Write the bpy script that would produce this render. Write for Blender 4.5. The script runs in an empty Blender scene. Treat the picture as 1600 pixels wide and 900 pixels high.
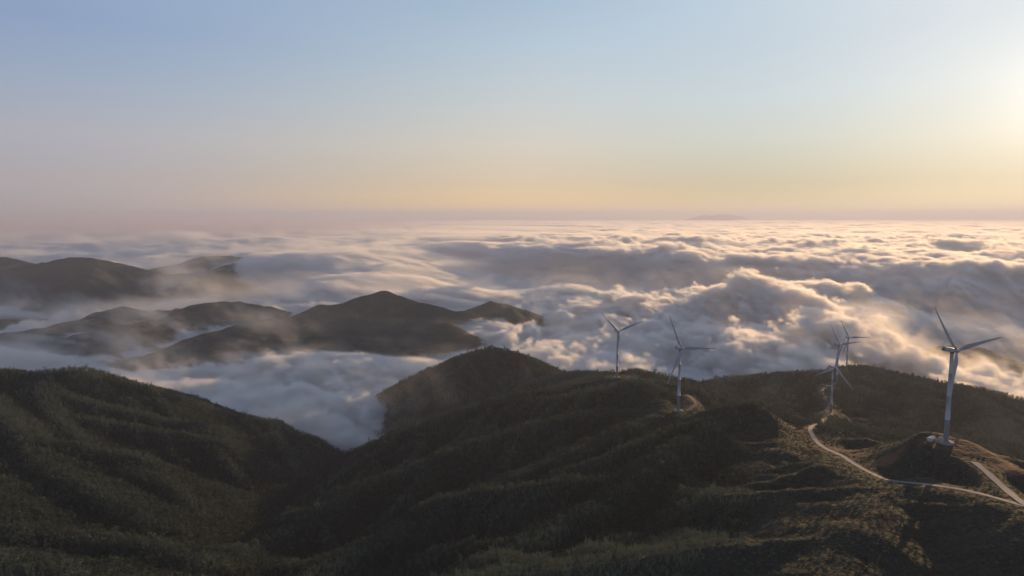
import bpy, math, random, time
import numpy as np
from mathutils import Vector, Matrix
T0 = time.time()
random.seed(7)
rng = np.random.default_rng(11)
sc = bpy.context.scene
COL = sc.collection
R = math.radians

# ------------------------------------------------------------------ camera
CZ = 1000.0                    # flying height of the drone above the datum
F = 1067.0 / 1600.0            # focal length / frame width
PITCH = math.atan((450 - 337) / 1067.0)
cam = bpy.data.cameras.new('camera')
cam.sensor_width = 36.0
cam.lens = 36.0 * F
cam.clip_start = 1.0
cam.clip_end = 400000.0
cam_o = bpy.data.objects.new('camera', cam)
COL.objects.link(cam_o)
cam_o.location = (0, 0, CZ)
cam_o.rotation_euler = (math.pi / 2 - PITCH, 0, 0)
sc.camera = cam_o

# ------------------------------------------------------------------ sky and sun
SUN_EL, SUN_AZ = R(7.6), R(38.8)
world = bpy.data.worlds.new("World")
sc.world = world
world.use_nodes = True
wt = world.node_tree
sky = wt.nodes.new('ShaderNodeTexSky')
sky.sky_type = 'NISHITA'
sky.sun_disc = False
sky.sun_elevation = SUN_EL
sky.sun_rotation = SUN_AZ
sky.altitude = 900
sky.air_density = 1.0
sky.dust_density = 0.35
sky.ozone_density = 3.0
hsv = wt.nodes.new('ShaderNodeHueSaturation')
hsv.inputs['Saturation'].default_value = 0.75
wt.links.new(sky.outputs[0], hsv.inputs['Color'])
bg = wt.nodes['Background']
# soft shoulder so the glow round the low sun does not clip over a third of the sky
k1 = wt.nodes.new('ShaderNodeVectorMath'); k1.operation = 'MULTIPLY_ADD'; k1.inputs[1].default_value = (.06, .06, .06); k1.inputs[2].default_value = (1, 1, 1)
k2 = wt.nodes.new('ShaderNodeVectorMath'); k2.operation = 'DIVIDE'
wt.links.new(hsv.outputs[0], k1.inputs[0]); wt.links.new(hsv.outputs[0], k2.inputs[0]); wt.links.new(k1.outputs[0], k2.inputs[1])
# dust near the horizon: rosy away from the sun, golden towards it (tint by elevation, blended by azimuth)
SKY_Z = (.0, .045, .10, .16, .23, .30, .45)
SKY_T = dict(
    away=[(0.972, 0.961, 1.447), (1.296, 0.996, 1.149), (1.59, 1.181, 1.171), (1.522, 1.295, 1.317), (1.404, 1.347, 1.475), (1.803, 1.636, 1.716), (1.401, 1.318, 1.358)],
    side=[(1.653, 1.124, 0.583), (1.455, 1.01, 0.768), (1.677, 1.199, 0.949), (1.7, 1.36, 1.129), (1.683, 1.483, 1.315), (1.581, 1.517, 1.413), (1.29, 1.258, 1.206)],
    sun=[(0.732, 0.642, 0.416), (0.793, 0.699, 0.555), (1.091, 0.982, 0.845), (1.266, 1.18, 1.07), (1.433, 1.322, 1.194), (1.807, 1.613, 1.37), (1.403, 1.306, 1.185)])
tc = wt.nodes.new('ShaderNodeTexCoord')
sx = wt.nodes.new('ShaderNodeSeparateXYZ'); wt.links.new(tc.outputs['Generated'], sx.inputs[0])
dt = wt.nodes.new('ShaderNodeVectorMath'); dt.operation = 'DOT_PRODUCT'; dt.inputs[1].default_value = (math.sin(SUN_AZ), math.cos(SUN_AZ), 0)
wt.links.new(tc.outputs['Generated'], dt.inputs[0])


def sky_ramp(key):
    n = wt.nodes.new('ShaderNodeValToRGB'); cr = n.color_ramp
    while len(cr.elements) < 7: cr.elements.new(.5)
    for e, p_, c_ in zip(cr.elements, SKY_Z, SKY_T[key]): e.position = p_; e.color = (c_[0] / 4, c_[1] / 4, c_[2] / 4, 1)
    wt.links.new(sx.outputs['Z'], n.inputs[0])
    return n.outputs[0]


def sky_mix(a, b, lo, hi):
    mr = wt.nodes.new('ShaderNodeMapRange'); mr.interpolation_type = 'SMOOTHSTEP'; mr.inputs[1].default_value = lo; mr.inputs[2].default_value = hi
    wt.links.new(dt.outputs['Value'], mr.inputs[0])
    m_ = wt.nodes.new('ShaderNodeMix'); m_.data_type = 'RGBA'
    wt.links.new(mr.outputs[0], m_.inputs[0]); wt.links.new(a, m_.inputs[6]); wt.links.new(b, m_.inputs[7])
    return m_.outputs[2]


tn = sky_mix(sky_mix(sky_ramp('away'), sky_ramp('side'), .25, .78), sky_ramp('sun'), .76, .99)
mx = wt.nodes.new('ShaderNodeVectorMath'); mx.operation = 'MULTIPLY'
wt.links.new(k2.outputs[0], mx.inputs[0]); wt.links.new(tn, mx.inputs[1])
m4 = wt.nodes.new('ShaderNodeVectorMath'); m4.operation = 'MULTIPLY'; m4.inputs[1].default_value = (4, 4, 4)
wt.links.new(mx.outputs[0], m4.inputs[0])
# bright aureole round the sun, whose disc sits just outside the right edge of the frame
d3 = wt.nodes.new('ShaderNodeVectorMath'); d3.operation = 'DOT_PRODUCT'
d3.inputs[1].default_value = (math.sin(SUN_AZ) * math.cos(SUN_EL), math.cos(SUN_AZ) * math.cos(SUN_EL), math.sin(SUN_EL))
wt.links.new(tc.outputs['Generated'], d3.inputs[0])
mxm = wt.nodes.new('ShaderNodeMath'); mxm.operation = 'MAXIMUM'; mxm.inputs[1].default_value = 0; wt.links.new(d3.outputs['Value'], mxm.inputs[0])
pw = wt.nodes.new('ShaderNodeMath'); pw.operation = 'POWER'; pw.inputs[1].default_value = 500; wt.links.new(mxm.outputs[0], pw.inputs[0])
au = wt.nodes.new('ShaderNodeVectorMath'); au.operation = 'MULTIPLY'; au.inputs[1].default_value = (1.2, 1.12, .98); wt.links.new(pw.outputs[0], au.inputs[0])
ad_ = wt.nodes.new('ShaderNodeVectorMath'); ad_.operation = 'ADD'
wt.links.new(m4.outputs[0], ad_.inputs[0]); wt.links.new(au.outputs[0], ad_.inputs[1]); wt.links.new(ad_.outputs[0], bg.inputs[0])
bg.inputs[1].default_value = 0.14
sl = bpy.data.lights.new('sun', 'SUN')
sl.energy = 5.0
sl.angle = R(0.5)
sl.color = (1.0, 0.61, 0.28)
so = bpy.data.objects.new('sun', sl)
COL.objects.link(so)
SD = Vector((math.sin(SUN_AZ) * math.cos(SUN_EL), math.cos(SUN_AZ) * math.cos(SUN_EL), math.sin(SUN_EL)))
so.rotation_euler = SD.to_track_quat('Z', 'Y').to_euler()
so.location = (2000, 2500, 2000)
sc.view_settings.view_transform = 'Standard'
sc.view_settings.look = 'None'
sc.view_settings.exposure = 0.12
sc.view_settings.gamma = 1.0

sc.render.engine = 'CYCLES'
cy = sc.cycles
cy.max_bounces = 10
cy.diffuse_bounces = 2
cy.glossy_bounces = 2
cy.transmission_bounces = 2
cy.volume_bounces = 8
cy.transparent_max_bounces = 6
cy.volume_step_rate = 1.0
cy.volume_max_steps = 512
cy.use_denoising = True
cy.use_adaptive_sampling = True
cy.adaptive_threshold = 0.017
cy.sample_clamp_indirect = 2.5

# ------------------------------------------------------------------ helpers
CP, SP = math.cos(PITCH), math.sin(PITCH)


def at(px, py, Y):
    """world point of the photograph's pixel at forward distance Y (camera at the origin of X, Y)"""
    u = (px - 800) / 1067.0
    v = (450 - py) / 1067.0
    yy = CP + v * SP
    zz = -SP + v * CP
    return (u / yy * Y, Y, CZ + zz / yy * Y)


def tag(o, label=None, cat=None, group=None, kind=None):
    if label: o['label'] = label
    if cat: o['category'] = cat
    if group: o['group'] = group
    if kind: o['kind'] = kind
    return o


_tab2 = rng.random((256, 256)).astype('f4')
_tab3 = rng.random((64, 64, 64)).astype('f4')


def n2(x, y, o=0):
    i = np.floor(x).astype(np.int32); j = np.floor(y).astype(np.int32)
    a = (x - i); b = (y - j)
    a = a * a * a * (a * (a * 6 - 15) + 10); b = b * b * b * (b * (b * 6 - 15) + 10)
    i = i + o * 37; j = j + o * 91
    g = lambda p, q: _tab2[(i + p) & 255, (j + q) & 255]
    l0 = g(0, 0); l1 = g(0, 1)
    l0 = l0 + (g(1, 0) - l0) * a
    l1 = l1 + (g(1, 1) - l1) * a
    return (l0 + (l1 - l0) * b) * 2 - 1


def fbm2(x, y, s, oct=5, o=0, gain=0.5):
    r = 0; a = 1; t = 0
    for k in range(oct):
        c, d = math.cos(k * 1.3), math.sin(k * 1.3)
        r = r + a * n2((x * c - y * d) / s, (x * d + y * c) / s, o + k)
        t += a; a *= gain; s /= 2.03
    return r / t


def n3(x, y, z, o=0):
    i = np.floor(x).astype(np.int32); j = np.floor(y).astype(np.int32); k = np.floor(z).astype(np.int32)
    a = x - i; b = y - j; c = z - k
    a = a * a * (3 - 2 * a); b = b * b * (3 - 2 * b); c = c * c * (3 - 2 * c)
    i = i + o * 17; j = j + o * 29; k = k + o * 41
    i0, i1, j0, j1, k0, k1 = i & 63, (i + 1) & 63, j & 63, (j + 1) & 63, k & 63, (k + 1) & 63
    t = _tab3
    p = t[i0, j0, k0]; p = p + (t[i1, j0, k0] - p) * a
    q = t[i0, j1, k0]; q = q + (t[i1, j1, k0] - q) * a
    p = p + (q - p) * b
    r = t[i0, j0, k1]; r = r + (t[i1, j0, k1] - r) * a
    q = t[i0, j1, k1]; q = q + (t[i1, j1, k1] - q) * a
    r = r + (q - r) * b
    return (p + (r - p) * c) * 2 - 1


def sstep(a, b, x):
    t = np.clip((x - a) / (b - a), 0, 1)
    return t * t * (3 - 2 * t)


def newmat(name):
    m = bpy.data.materials.new(name)
    m.use_nodes = True
    return m, m.node_tree.nodes, m.node_tree.links, m.node_tree.nodes['Principled BSDF']


def mesh_obj(name, V, Fc, mats, parent=None, smooth=True, link=True):
    me = bpy.data.meshes.new(name)
    me.from_pydata([tuple(v) for v in V], [], [tuple(f) for f in Fc])
    for m in (mats if isinstance(mats, (list, tuple)) else [mats]): me.materials.append(m)
    me.update()
    if smooth: me.shade_smooth()
    o = bpy.data.objects.new(name, me)
    if link: COL.objects.link(o)
    if parent: o.parent = parent
    return o


# ------------------------------------------------------------------ terrain ridges (pixel, pixel, forward distance)
NEAR = dict(x0=-1700.0, x1=2500.0, y0=120.0, y1=2920.0, st=4.0)
FAR = dict(x0=-9000.0, x1=9000.0, y0=100.0, y1=11020.0, st=24.0)
TURB = [  # base pixel, base distance, tower top pixel
    dict(base=(1478, 690), Y=655), dict(base=(1060, 641), Y=985), dict(base=(964, 589), Y=1320),
    dict(base=(1298, 648), Y=1290), dict(base=(1307, 600), Y=1600), dict(base=(1322.5, 580), Y=1795)]
ridges = [
    # main slope and its turbine ridge
    ([(964, 589, 1320), (905, 600, 1310), (850, 612, 1300), (780, 628, 1280), (700, 652, 1250), (620, 682, 1220), (545, 712, 1180), (480, 752, 1090), (435, 795, 985)], .62, 25),
    ([(1000, 640, 1060), (880, 657, 1050), (760, 692, 1000), (620, 747, 930), (500, 803, 850), (400, 862, 760)], .6, 25),
    ([(1060, 641, 985), (960, 684, 900), (820, 745, 820), (700, 803, 740), (560, 872, 660), (470, 920, 600)], .6, 25),
    ([(1180, 634, 900), (1080, 693, 800), (980, 763, 700), (880, 833, 620), (790, 893, 560)], .6, 25),
    ([(1250, 672, 830), (1180, 758, 680), (1100, 833, 590), (1040, 905, 520)], .5, 30),
    ([(1410, 757, 590), (1350, 830, 490), (1310, 905, 430), (1290, 990, 370)], .42, 40),
    ([(964, 589, 1320), (1000, 600, 1200), (1035, 622, 1080), (1060, 641, 985), (1110, 641, 930), (1180, 633, 900), (1230, 642, 880), (1262, 668, 860)], .62, 25),
    ([(1262, 668, 860), (1275, 695, 828), (1300, 708, 770), (1330, 722, 715), (1390, 751, 610), (1450, 758, 575), (1520, 770, 545), (1600, 792, 500), (1700, 820, 450), (1850, 850, 400)], .5, 45),
    # behind turbines
    ([(964, 589, 1320), (985, 583, 1430), (1000, 583, 1480), (1040, 589, 1520), (1070, 597, 1560), (1100, 605, 1620), (1125, 596, 1750), (1170, 590, 1800)], .6, 25),
    ([(520, 670, 1900), (570, 641, 1930), (640, 602, 1960), (700, 572, 1980), (735, 555, 1990), (770, 548, 2000), (815, 560, 1980), (855, 582, 1930), (900, 587, 1800), (945, 588, 1600), (964, 589, 1340)], .55, 45),
    ([(1170, 590, 1800), (1230, 587, 1820), (1290, 584, 1820), (1323, 579, 1800), (1350, 578, 1850), (1400, 586, 1850), (1440, 601, 1800), (1480, 613, 1750), (1510, 608, 1700), (1550, 620, 1650), (1600, 638, 1600), (1700, 672, 1500), (1850, 720, 1350)], .5, 40),
    ([(1323, 579, 1800), (1307, 600, 1605), (1298, 648, 1290), (1289, 664, 1080), (1275, 693, 840)], .55, 35),
    ([(1225, 587, 1815), (1190, 625, 1450), (1170, 650, 1200)], .5, 30),
    ([(1400, 586, 1850), (1420, 640, 1500), (1400, 690, 1250)], .5, 30),
    ([(1510, 608, 1700), (1560, 660, 1400), (1560, 710, 1150)], .5, 30),
    # near knoll
    ([(1330, 722, 715), (1380, 712, 700), (1420, 692, 685), (1452, 676, 672), (1478, 689, 656), (1530, 706, 640), (1585, 736, 600), (1660, 775, 550)], .55, 25),
    # left hill
    ([(-250, 560, 1350), (-100, 590, 1250), (0, 584, 1250), (60, 586, 1280), (120, 580, 1300), (180, 600, 1320), (260, 622, 1350), (340, 650, 1370), (420, 661, 1380), (475, 667, 1330), (500, 682, 1270), (512, 698, 1230)], .55, 30),
    ([(180, 600, 1320), (230, 682, 1150), (280, 742, 1050), (340, 792, 980), (395, 815, 940)], .58, 25),
    ([(60, 586, 1280), (90, 662, 1080), (170, 722, 950), (260, 762, 880), (330, 822, 800)], .58, 25),
    ([(-60, 600, 1200), (0, 650, 1040), (60, 722, 880), (150, 770, 800), (210, 812, 740)], .58, 25),
    ([(-250, 640, 900), (-120, 740, 760), (-40, 812, 660), (100, 845, 640), (220, 852, 650), (290, 880, 630)], .55, 28),
    ([(340, 650, 1370), (375, 702, 1240), (425, 752, 1130)], .58, 25),
    ([(260, 622, 1350), (310, 680, 1200), (360, 730, 1110), (400, 775, 1040)], .58, 22),
    ([(-60, 880, 560), (60, 900, 540), (180, 930, 520), (330, 960, 500)], .5, 30),
]
far_ridges = [
    ([(190, 590, 3036), (270, 553, 3220), (335, 523, 3404), (400, 502, 3496), (470, 492, 3542), (500, 478, 3588), (530, 476, 3634), (570, 466, 3680), (604, 458, 3680), (640, 470, 3634), (690, 484, 3588), (740, 493, 3496)], .6, 28),
    ([(560, 560, 3000), (610, 522, 3150), (655, 505, 3200), (700, 508, 3200), (740, 528, 3150), (780, 560, 3000)], .6, 28),
    ([(735, 492, 3750), (765, 475, 3700), (790, 478, 3700), (830, 490, 3650), (880, 508, 3600)], .5, 35),
    ([(440, 500, 4700), (470, 470, 4800), (500, 466, 4900), (540, 476, 4900)], .6, 28),
    ([(-150, 545, 3588), (0, 524, 3772), (60, 515, 3864), (100, 506, 3956), (150, 492, 4048), (190, 483, 4140), (235, 492, 4140)], .5, 30),
    ([(130, 560, 3220), (200, 520, 3588), (240, 500, 3864), (300, 480, 4140), (350, 474, 4232), (420, 478, 4232)], .5, 30),
    ([(180, 600, 2760), (240, 562, 3036), (300, 530, 3404), (360, 510, 3588)], .5, 30),
    ([(-50, 600, 2900), (60, 580, 3000), (150, 570, 3100), (230, 575, 3100)], .5, 30),
    ([(-500, 420, 5456), (-200, 396, 5632), (-60, 400, 5720), (0, 403, 5720), (50, 413, 5720), (110, 405, 5632), (150, 406, 5632), (190, 414, 5632), (250, 428, 5544), (310, 432, 5456), (350, 438, 5368), (400, 452, 5192)], .42, 50),
    ([(230, 430, 6767), (270, 420, 6767), (318, 402, 6678), (355, 400, 6678), (400, 410, 6588), (450, 425, 6499)], .42, 50),
    ([(1400, 590, 2600), (1430, 561, 2750), (1455, 547, 2800), (1485, 541, 2850), (1535, 545, 2850), (1575, 560, 2800), (1640, 590, 2700)], .6, 28),
    ([(1300, 600, 2350), (1335, 571, 2350), (1352, 580, 2300)], .8, 12),
]


def world_ridge(r):
    return np.array([at(*p) for p in r[0]]), r[1], r[2]


def densify(P, step):
    out = []
    n = len(P)
    for i in range(n - 1):
        p0, p1, p2, p3 = P[max(i - 1, 0)], P[i], P[i + 1], P[min(i + 2, n - 1)]
        k = max(1, int(np.linalg.norm((p2 - p1)[:2]) / step))
        for j in range(k):
            t = j / k
            out.append(.5 * ((2 * p1) + (-p0 + p2) * t + (2 * p0 - 5 * p1 + 4 * p2 - p3) * t * t + (-p0 + 3 * p1 - 3 * p2 + p3) * t ** 3))
    out.append(P[-1])
    return np.array(out)


def spurs(P, slope, r0, spacing, length, rnd, crest=.42):
    """side ribs leaving a ridge on both flanks"""
    D = densify(P, spacing * .5)
    out = []
    for side in (1, -1):
        i = rnd.randint(0, 1)
        while i < len(D) - 1:
            t = D[min(i + 1, len(D) - 1)] - D[max(i - 1, 0)]
            L = math.hypot(t[0], t[1]) + 1e-6
            tx, ty = t[0] / L, t[1] / L
            if t[2] > 0: tx, ty = -tx, -ty            # lean down the ridge
            nx, ny = (-ty * side, tx * side) if (t[2] <= 0) else (ty * side, -tx * side)
            lean = rnd.uniform(.25, .75)
            dx, dy = nx + tx * lean, ny + ty * lean
            q = math.hypot(dx, dy); dx /= q; dy /= q
            ln = length * rnd.uniform(.55, 1.15)
            pts = []
            x, y, z0 = D[i]
            ang = math.atan2(dy, dx)
            cr = crest if dy < .25 else .97          # the flanks behind a crest stay plain
            k = 4
            for s in range(k + 1):
                d = ln * s / k
                dd = d * abs(math.cos(math.atan(lean)))
                g = slope * (math.sqrt(dd * dd + r0 * r0) - r0)
                pts.append((x, y, z0 - g * cr - 1.5))
                ang += rnd.uniform(-.22, .22)
                x += math.cos(ang) * ln / k; y += math.sin(ang) * ln / k
            out.append((np.array(pts), slope * 1.35, 9 * length / 300))
            i += rnd.choice((1, 2, 2, 3))
    return out


def smax(a, b, k):
    h = np.maximum(k - np.abs(a - b), 0) / k
    return np.maximum(a, b) + h * h * k * .25


def stamp(H, G, P, slope, r0, rad, k=6.0):
    x0, y0, st = G['x0'], G['y0'], G['st']
    ny, nx = H.shape
    for a, b in zip(P[:-1], P[1:]):
        i0 = max(0, int((min(a[0], b[0]) - rad - x0) / st)); i1 = min(nx, int((max(a[0], b[0]) + rad - x0) / st) + 2)
        j0 = max(0, int((min(a[1], b[1]) - rad - y0) / st)); j1 = min(ny, int((max(a[1], b[1]) + rad - y0) / st) + 2)
        if i1 <= i0 or j1 <= j0: continue
        xs = (x0 + st * np.arange(i0, i1, dtype='f4'))[None, :]; ys = (y0 + st * np.arange(j0, j1, dtype='f4'))[:, None]
        dx, dy = b[0] - a[0], b[1] - a[1]
        L2 = dx * dx + dy * dy + 1e-6
        t = np.clip(((xs - a[0]) * dx + (ys - a[1]) * dy) / L2, 0, 1)
        d2 = (xs - a[0] - t * dx) ** 2 + (ys - a[1] - t * dy) ** 2
        z = a[2] + (b[2] - a[2]) * t - slope * (np.sqrt(d2 + r0 * r0) - r0)
        S = H[j0:j1, i0:i1]
        H[j0:j1, i0:i1] = smax(S, z.astype('f4'), k)


def grid_xy(G):
    nx = int(round((G['x1'] - G['x0']) / G['st'])) + 1
    ny = int(round((G['y1'] - G['y0']) / G['st'])) + 1
    X, Y = np.meshgrid(G['x0'] + G['st'] * np.arange(nx, dtype='f4'), G['y0'] + G['st'] * np.arange(ny, dtype='f4'))
    return X, Y


FLOOR = CZ - 820.0


def local(G, x, y, rad):
    i0 = max(0, int((x - rad - G['x0']) / G['st'])); i1 = int((x + rad - G['x0']) / G['st']) + 2
    j0 = max(0, int((y - rad - G['y0']) / G['st'])); j1 = int((y + rad - G['y0']) / G['st']) + 2
    return slice(j0, j1), slice(i0, i1)




def build_height(G, seed):
    X, Y = grid_xy(G)
    H = np.full(X.shape, FLOOR, 'f4')
    H += 30 * fbm2(X, Y, 500., 3, 3)
    rnd = random.Random(seed)
    near = G is NEAR
    rr = [world_ridge(r) for r in ridges]
    fr = [world_ridge(r) for r in far_ridges]
    work = []
    for P, s, r0 in rr:
        work.append((densify(P, 40), s, r0 * .6, 1200, 5.0))
    rs = random.Random(5)
    for P, s, r0 in rr:
        for q in spurs(P, s, r0, 85, 260, rs):
            work.append((q[0], q[1], q[2] * .7, 260, 2.5))
            for q2 in spurs(q[0], s, 10, 38, 80, rs, .8):
                if near: work.append((q2[0], q2[1] * 1.1, 4, 90, 1.5))
    rs = random.Random(6)
    for P, s, r0 in fr:
        work.append((densify(P, 90), s, r0, 1800, 15.0))
    for P, s, r0 in fr:
        for q in spurs(P, s, r0, 260, 700, rs):
            work.append((q[0], q[1], q[2], 600, 10.0))
            for q2 in spurs(q[0], s, 20, 110, 230, rs, .8):
                work.append((q2[0], q2[1] * 1.05, 12, 260, 6.0))
    for w in work: stamp(H, G, *w)
    # the stream valley between the left hill and the main slope, and the hollow behind the main slope, cut down to the fog
    for pts, wd in (([(480, 668, 2300), (530, 690, 1950), (546, 705, 1700), (534, 722, 1450), (524, 732, 1300), (502, 752, 1190), (470, 778, 1090), (435, 803, 975), (405, 832, 860), (370, 862, 760)], 210),
                    ([(546, 705, 1700), (590, 702, 1580), (660, 686, 1520), (730, 664, 1480), (800, 645, 1450), (850, 630, 1430)], 200)):
        C = densify(np.array([at(*p) for p in pts]), 12)
        best = np.full_like(H, 1e9); zz = np.zeros_like(H)
        for x, y, z in C:
            J, I = local(G, x, y, wd + 20)
            d = np.hypot(X[J, I] - x, Y[J, I] - y)
            m = d < best[J, I]
            best[J, I] = np.where(m, d, best[J, I]); zz[J, I] = np.where(m, z, zz[J, I])
        lim = zz + .58 * (np.sqrt(best ** 2 + 64) - 8)
        H = np.where(best < wd, np.minimum(H, lim + 260 * sstep(wd * .45, wd, best)), H)
    # erosion-like detail
    H += 5.0 * fbm2(X, Y, 90., 4, 9) + (2.2 * fbm2(X, Y, 22., 3, 14) if near else 0)
    if not near:
        H += (16 * fbm2(X, Y, 260., 5, 21) + 24 * (.35 - np.abs(fbm2(X, Y, 190., 4, 27))) + 10 * (.35 - np.abs(fbm2(X, Y, 75., 2, 29)))) * sstep(2400, 3200, Y)
    return X, Y, H


NX, NY, NH = build_height(NEAR, 1)
FX, FY, FH = build_height(FAR, 1)


def sample(G, H, x, y):
    u = np.clip((np.asarray(x) - G['x0']) / G['st'], 0, H.shape[1] - 1.001); v = np.clip((np.asarray(y) - G['y0']) / G['st'], 0, H.shape[0] - 1.001)
    i = u.astype(int); j = v.astype(int); a = u - i; b = v - j
    return (H[j, i] * (1 - a) + H[j, i + 1] * a) * (1 - b) + (H[j + 1, i] * (1 - a) + H[j + 1, i + 1] * a) * b


# ------------------------------------------------------------------ pads and roads pressed into the ground
soil = np.zeros_like(NH)
roadd = np.full_like(NH, 999.)


PADS = [(0, 26, 22), (1, 22, 18), (2, 24, 16), (3, 24, 16), (4, 22, 16), (5, 22, 16)]
for k, rad, fall in PADS:
    t = TURB[k]
    p = at(*t['base'], t['Y'])
    t['p'] = p
    J, I = local(NEAR, p[0], p[1], rad + fall + 30)
    d = np.hypot(NX[J, I] - p[0], NY[J, I] - p[1]) + 6 * n2(NX[J, I] / 14, NY[J, I] / 14, 5)
    w = 1 - sstep(rad * .7, rad + fall, d)
    NH[J, I] = NH[J, I] * (1 - w) + p[2] * w
    soil[J, I] = np.maximum(soil[J, I], (1 - sstep(rad * .5, rad * 1.1, d)) * (.6, .25, .4, .5, .4, .3)[k])

road_px = [
    dict(w=5.5, P=[(1283, 655, 1120), (1289, 661, 1040), (1272, 665, 960), (1266, 671, 900), (1274, 688, 850), (1290, 701, 795), (1315, 712, 745), (1333, 724, 705), (1362, 740, 655), (1392, 751, 612), (1450, 757, 577), (1520, 769, 545), (1602, 791, 500), (1690, 815, 465)]),
    dict(w=6.0, P=[(1522, 722, 612), (1545, 741, 580), (1570, 764, 545), (1600, 787, 506), (1640, 806, 480)]),
    dict(w=2.4, P=[(1283, 655, 1120), (1296, 653, 1200), (1300, 640, 1330), (1290, 622, 1420), (1285, 610, 1520), (1300, 602, 1590)]),
    dict(w=5.0, P=[(1072, 642, 985), (1087, 632, 1015), (1080, 622, 1060), (1074, 618, 1090)]),
]
road_xyz = []
for rd in road_px:
    P = np.array([at(*p) for p in rd['P']])
    P = densify(P, 5.0)
    z = P[:, 2].copy()
    for _ in range(4):
        z[1:-1] = (z[:-2] + z[1:-1] * 2 + z[2:]) / 4
    P[:, 2] = z
    road_xyz.append((P, rd['w']))
best = np.full_like(NH, 1e9)
zz = np.zeros_like(NH)
for P, w in road_xyz:
    for x, y, z in P:
        J, I = local(NEAR, x, y, 75)
        d = np.hypot(NX[J, I] - x, NY[J, I] - y)
        m = d < best[J, I]
        best[J, I] = np.where(m, d, best[J, I]); zz[J, I] = np.where(m, z, zz[J, I])
wgt = np.where(NH > zz, 1 - sstep(5.5, 70, best), 1 - sstep(5.5, 26, best))
wgt = np.where(best > 74, 0, wgt)
NH = NH * (1 - wgt) + zz * wgt
roadd = np.minimum(roadd, best)
nn = fbm2(NX, NY, 30., 3, 31)
soil = np.maximum(soil, (1 - sstep(4, 13, roadd + 10 * nn)) * .55)
# red cuttings: above the road near the big bend, on the knoll's sunny flank, beside the second turbine
for px, py, Y, rad, amt in [(1318, 690, 790, 26, .9), (1345, 705, 740, 26, .9), (1375, 722, 690, 22, .8), (1462, 668, 690, 15, .8), (1500, 696, 665, 16, .6),
                            (1545, 715, 640, 26, .9), (1590, 742, 605, 24, 1.), (1083, 628, 1040, 26, 1.), (1092, 640, 1010, 18, .8), (1303, 632, 1380, 22, .8),
                            (1003, 590, 1330, 22, .9), (1275, 885, 415, 14, .7), (1315, 893, 408, 13, .6), (1240, 655, 900, 25, .6)]:
    x, y, _ = at(px, py, Y)
    J, I = local(NEAR, x, y, rad * 2)
    d = np.hypot(NX[J, I] - x, NY[J, I] - y) + 22 * nn[J, I]
    soil[J, I] = np.maximum(soil[J, I], (1 - sstep(rad * .5, rad, d)) * amt)

# ------------------------------------------------------------------ terrain mesh
# far sheet drops out where the near sheet lies
def sheet_arrays(X, Y, H, keep=None):
    ny, nx = H.shape
    V = np.stack([X, Y, H], -1).reshape(-1, 3)
    idx = np.arange(ny * nx).reshape(ny, nx)
    q = np.stack([idx[:-1, :-1], idx[:-1, 1:], idx[1:, 1:], idx[1:, :-1]], -1)
    if keep is not None: q = q[keep]
    return V, q.reshape(-1, 4)


kx = (FX[:-1, :-1] >= NEAR['x0'] + 24) & (FX[:-1, :-1] + 24 <= NEAR['x1'] - 24) & (FY[:-1, :-1] + 24 <= NEAR['y1'] - 24) & (FY[:-1, :-1] >= NEAR['y0'] + 24)
V1, Q1 = sheet_arrays(NX, NY, NH)
FHd = FH.copy()
inn = (FX > NEAR['x0']) & (FX < NEAR['x1']) & (FY < NEAR['y1']) & (FY > NEAR['y0'])
FHd[inn] -= 8
edge = np.minimum(np.minimum(FX - FAR['x0'], FAR['x1'] - FX), FAR['y1'] - FY)
V2, Q2 = sheet_arrays(FX, FY, FHd, ~kx)
# outer ground out to the horizon
ox = np.array([-90000, -40000, -20000, -8950, -4000, 0, 4000, 8950, 20000, 40000, 90000.])
oy = np.array([-3000, 0, 110, 4000, 8000, 10980, 20000, 40000, 90000, 160000.])
OX, OY = np.meshgrid(ox, oy)
kin = (OX[:-1, :-1] >= -8951) & (OX[:-1, 1:] <= 8951) & (OY[:-1, :-1] >= 109) & (OY[1:, :-1] <= 10981)
V3, Q3 = sheet_arrays(OX, OY, np.full(OX.shape, FLOOR - 20.), ~kin)
VV = np.concatenate([V1, V2, V3]).astype('f4')
QQ = np.concatenate([Q1, Q2 + len(V1), Q3 + len(V1) + len(V2)]).astype(np.int32)


def fast_mesh(name, V, Q):
    me = bpy.data.meshes.new(name)
    n = Q.shape[1]
    me.vertices.add(len(V)); me.vertices.foreach_set('co', V.ravel())
    me.loops.add(Q.size); me.loops.foreach_set('vertex_index', Q.ravel())
    me.polygons.add(len(Q)); me.polygons.foreach_set('loop_start', np.arange(0, Q.size, n, dtype=np.int32))
    me.polygons.foreach_set('loop_total', np.full(len(Q), n, np.int32))
    me.update(calc_edges=True)
    me.shade_smooth()
    return me


me = fast_mesh('terrain', VV, QQ)
a = me.attributes.new('soil', 'FLOAT', 'POINT')
a.data.foreach_set('value', np.concatenate([soil.ravel(), np.zeros(len(V2) + len(V3))]).astype('f4'))
# how much scrub and grass rather than closed forest grows here (the turbine ridges are open)
scrub = np.zeros_like(NH)
for px, py, Y, rad in [(1450, 740, 600, 230), (1300, 700, 780, 170), (1298, 648, 1290, 110), (1060, 641, 985, 130), (964, 589, 1320, 130), (1400, 860, 450, 160)]:
    x, y, _ = at(px, py, Y)
    scrub = np.maximum(scrub, 1 - sstep(rad * .45, rad, np.hypot(NX - x, NY - y) + rad * .35 * nn))
a = me.attributes.new('scrub', 'FLOAT', 'POINT')
a.data.foreach_set('value', np.concatenate([scrub.ravel(), np.zeros(len(V2) + len(V3))]).astype('f4'))

m_ter, N, L, bs = newmat('ground_cover')
bs.inputs['Roughness'].default_value = .95
bs.inputs['Specular IOR Level'].default_value = .1
geo = N.new('ShaderNodeNewGeometry')


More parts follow.
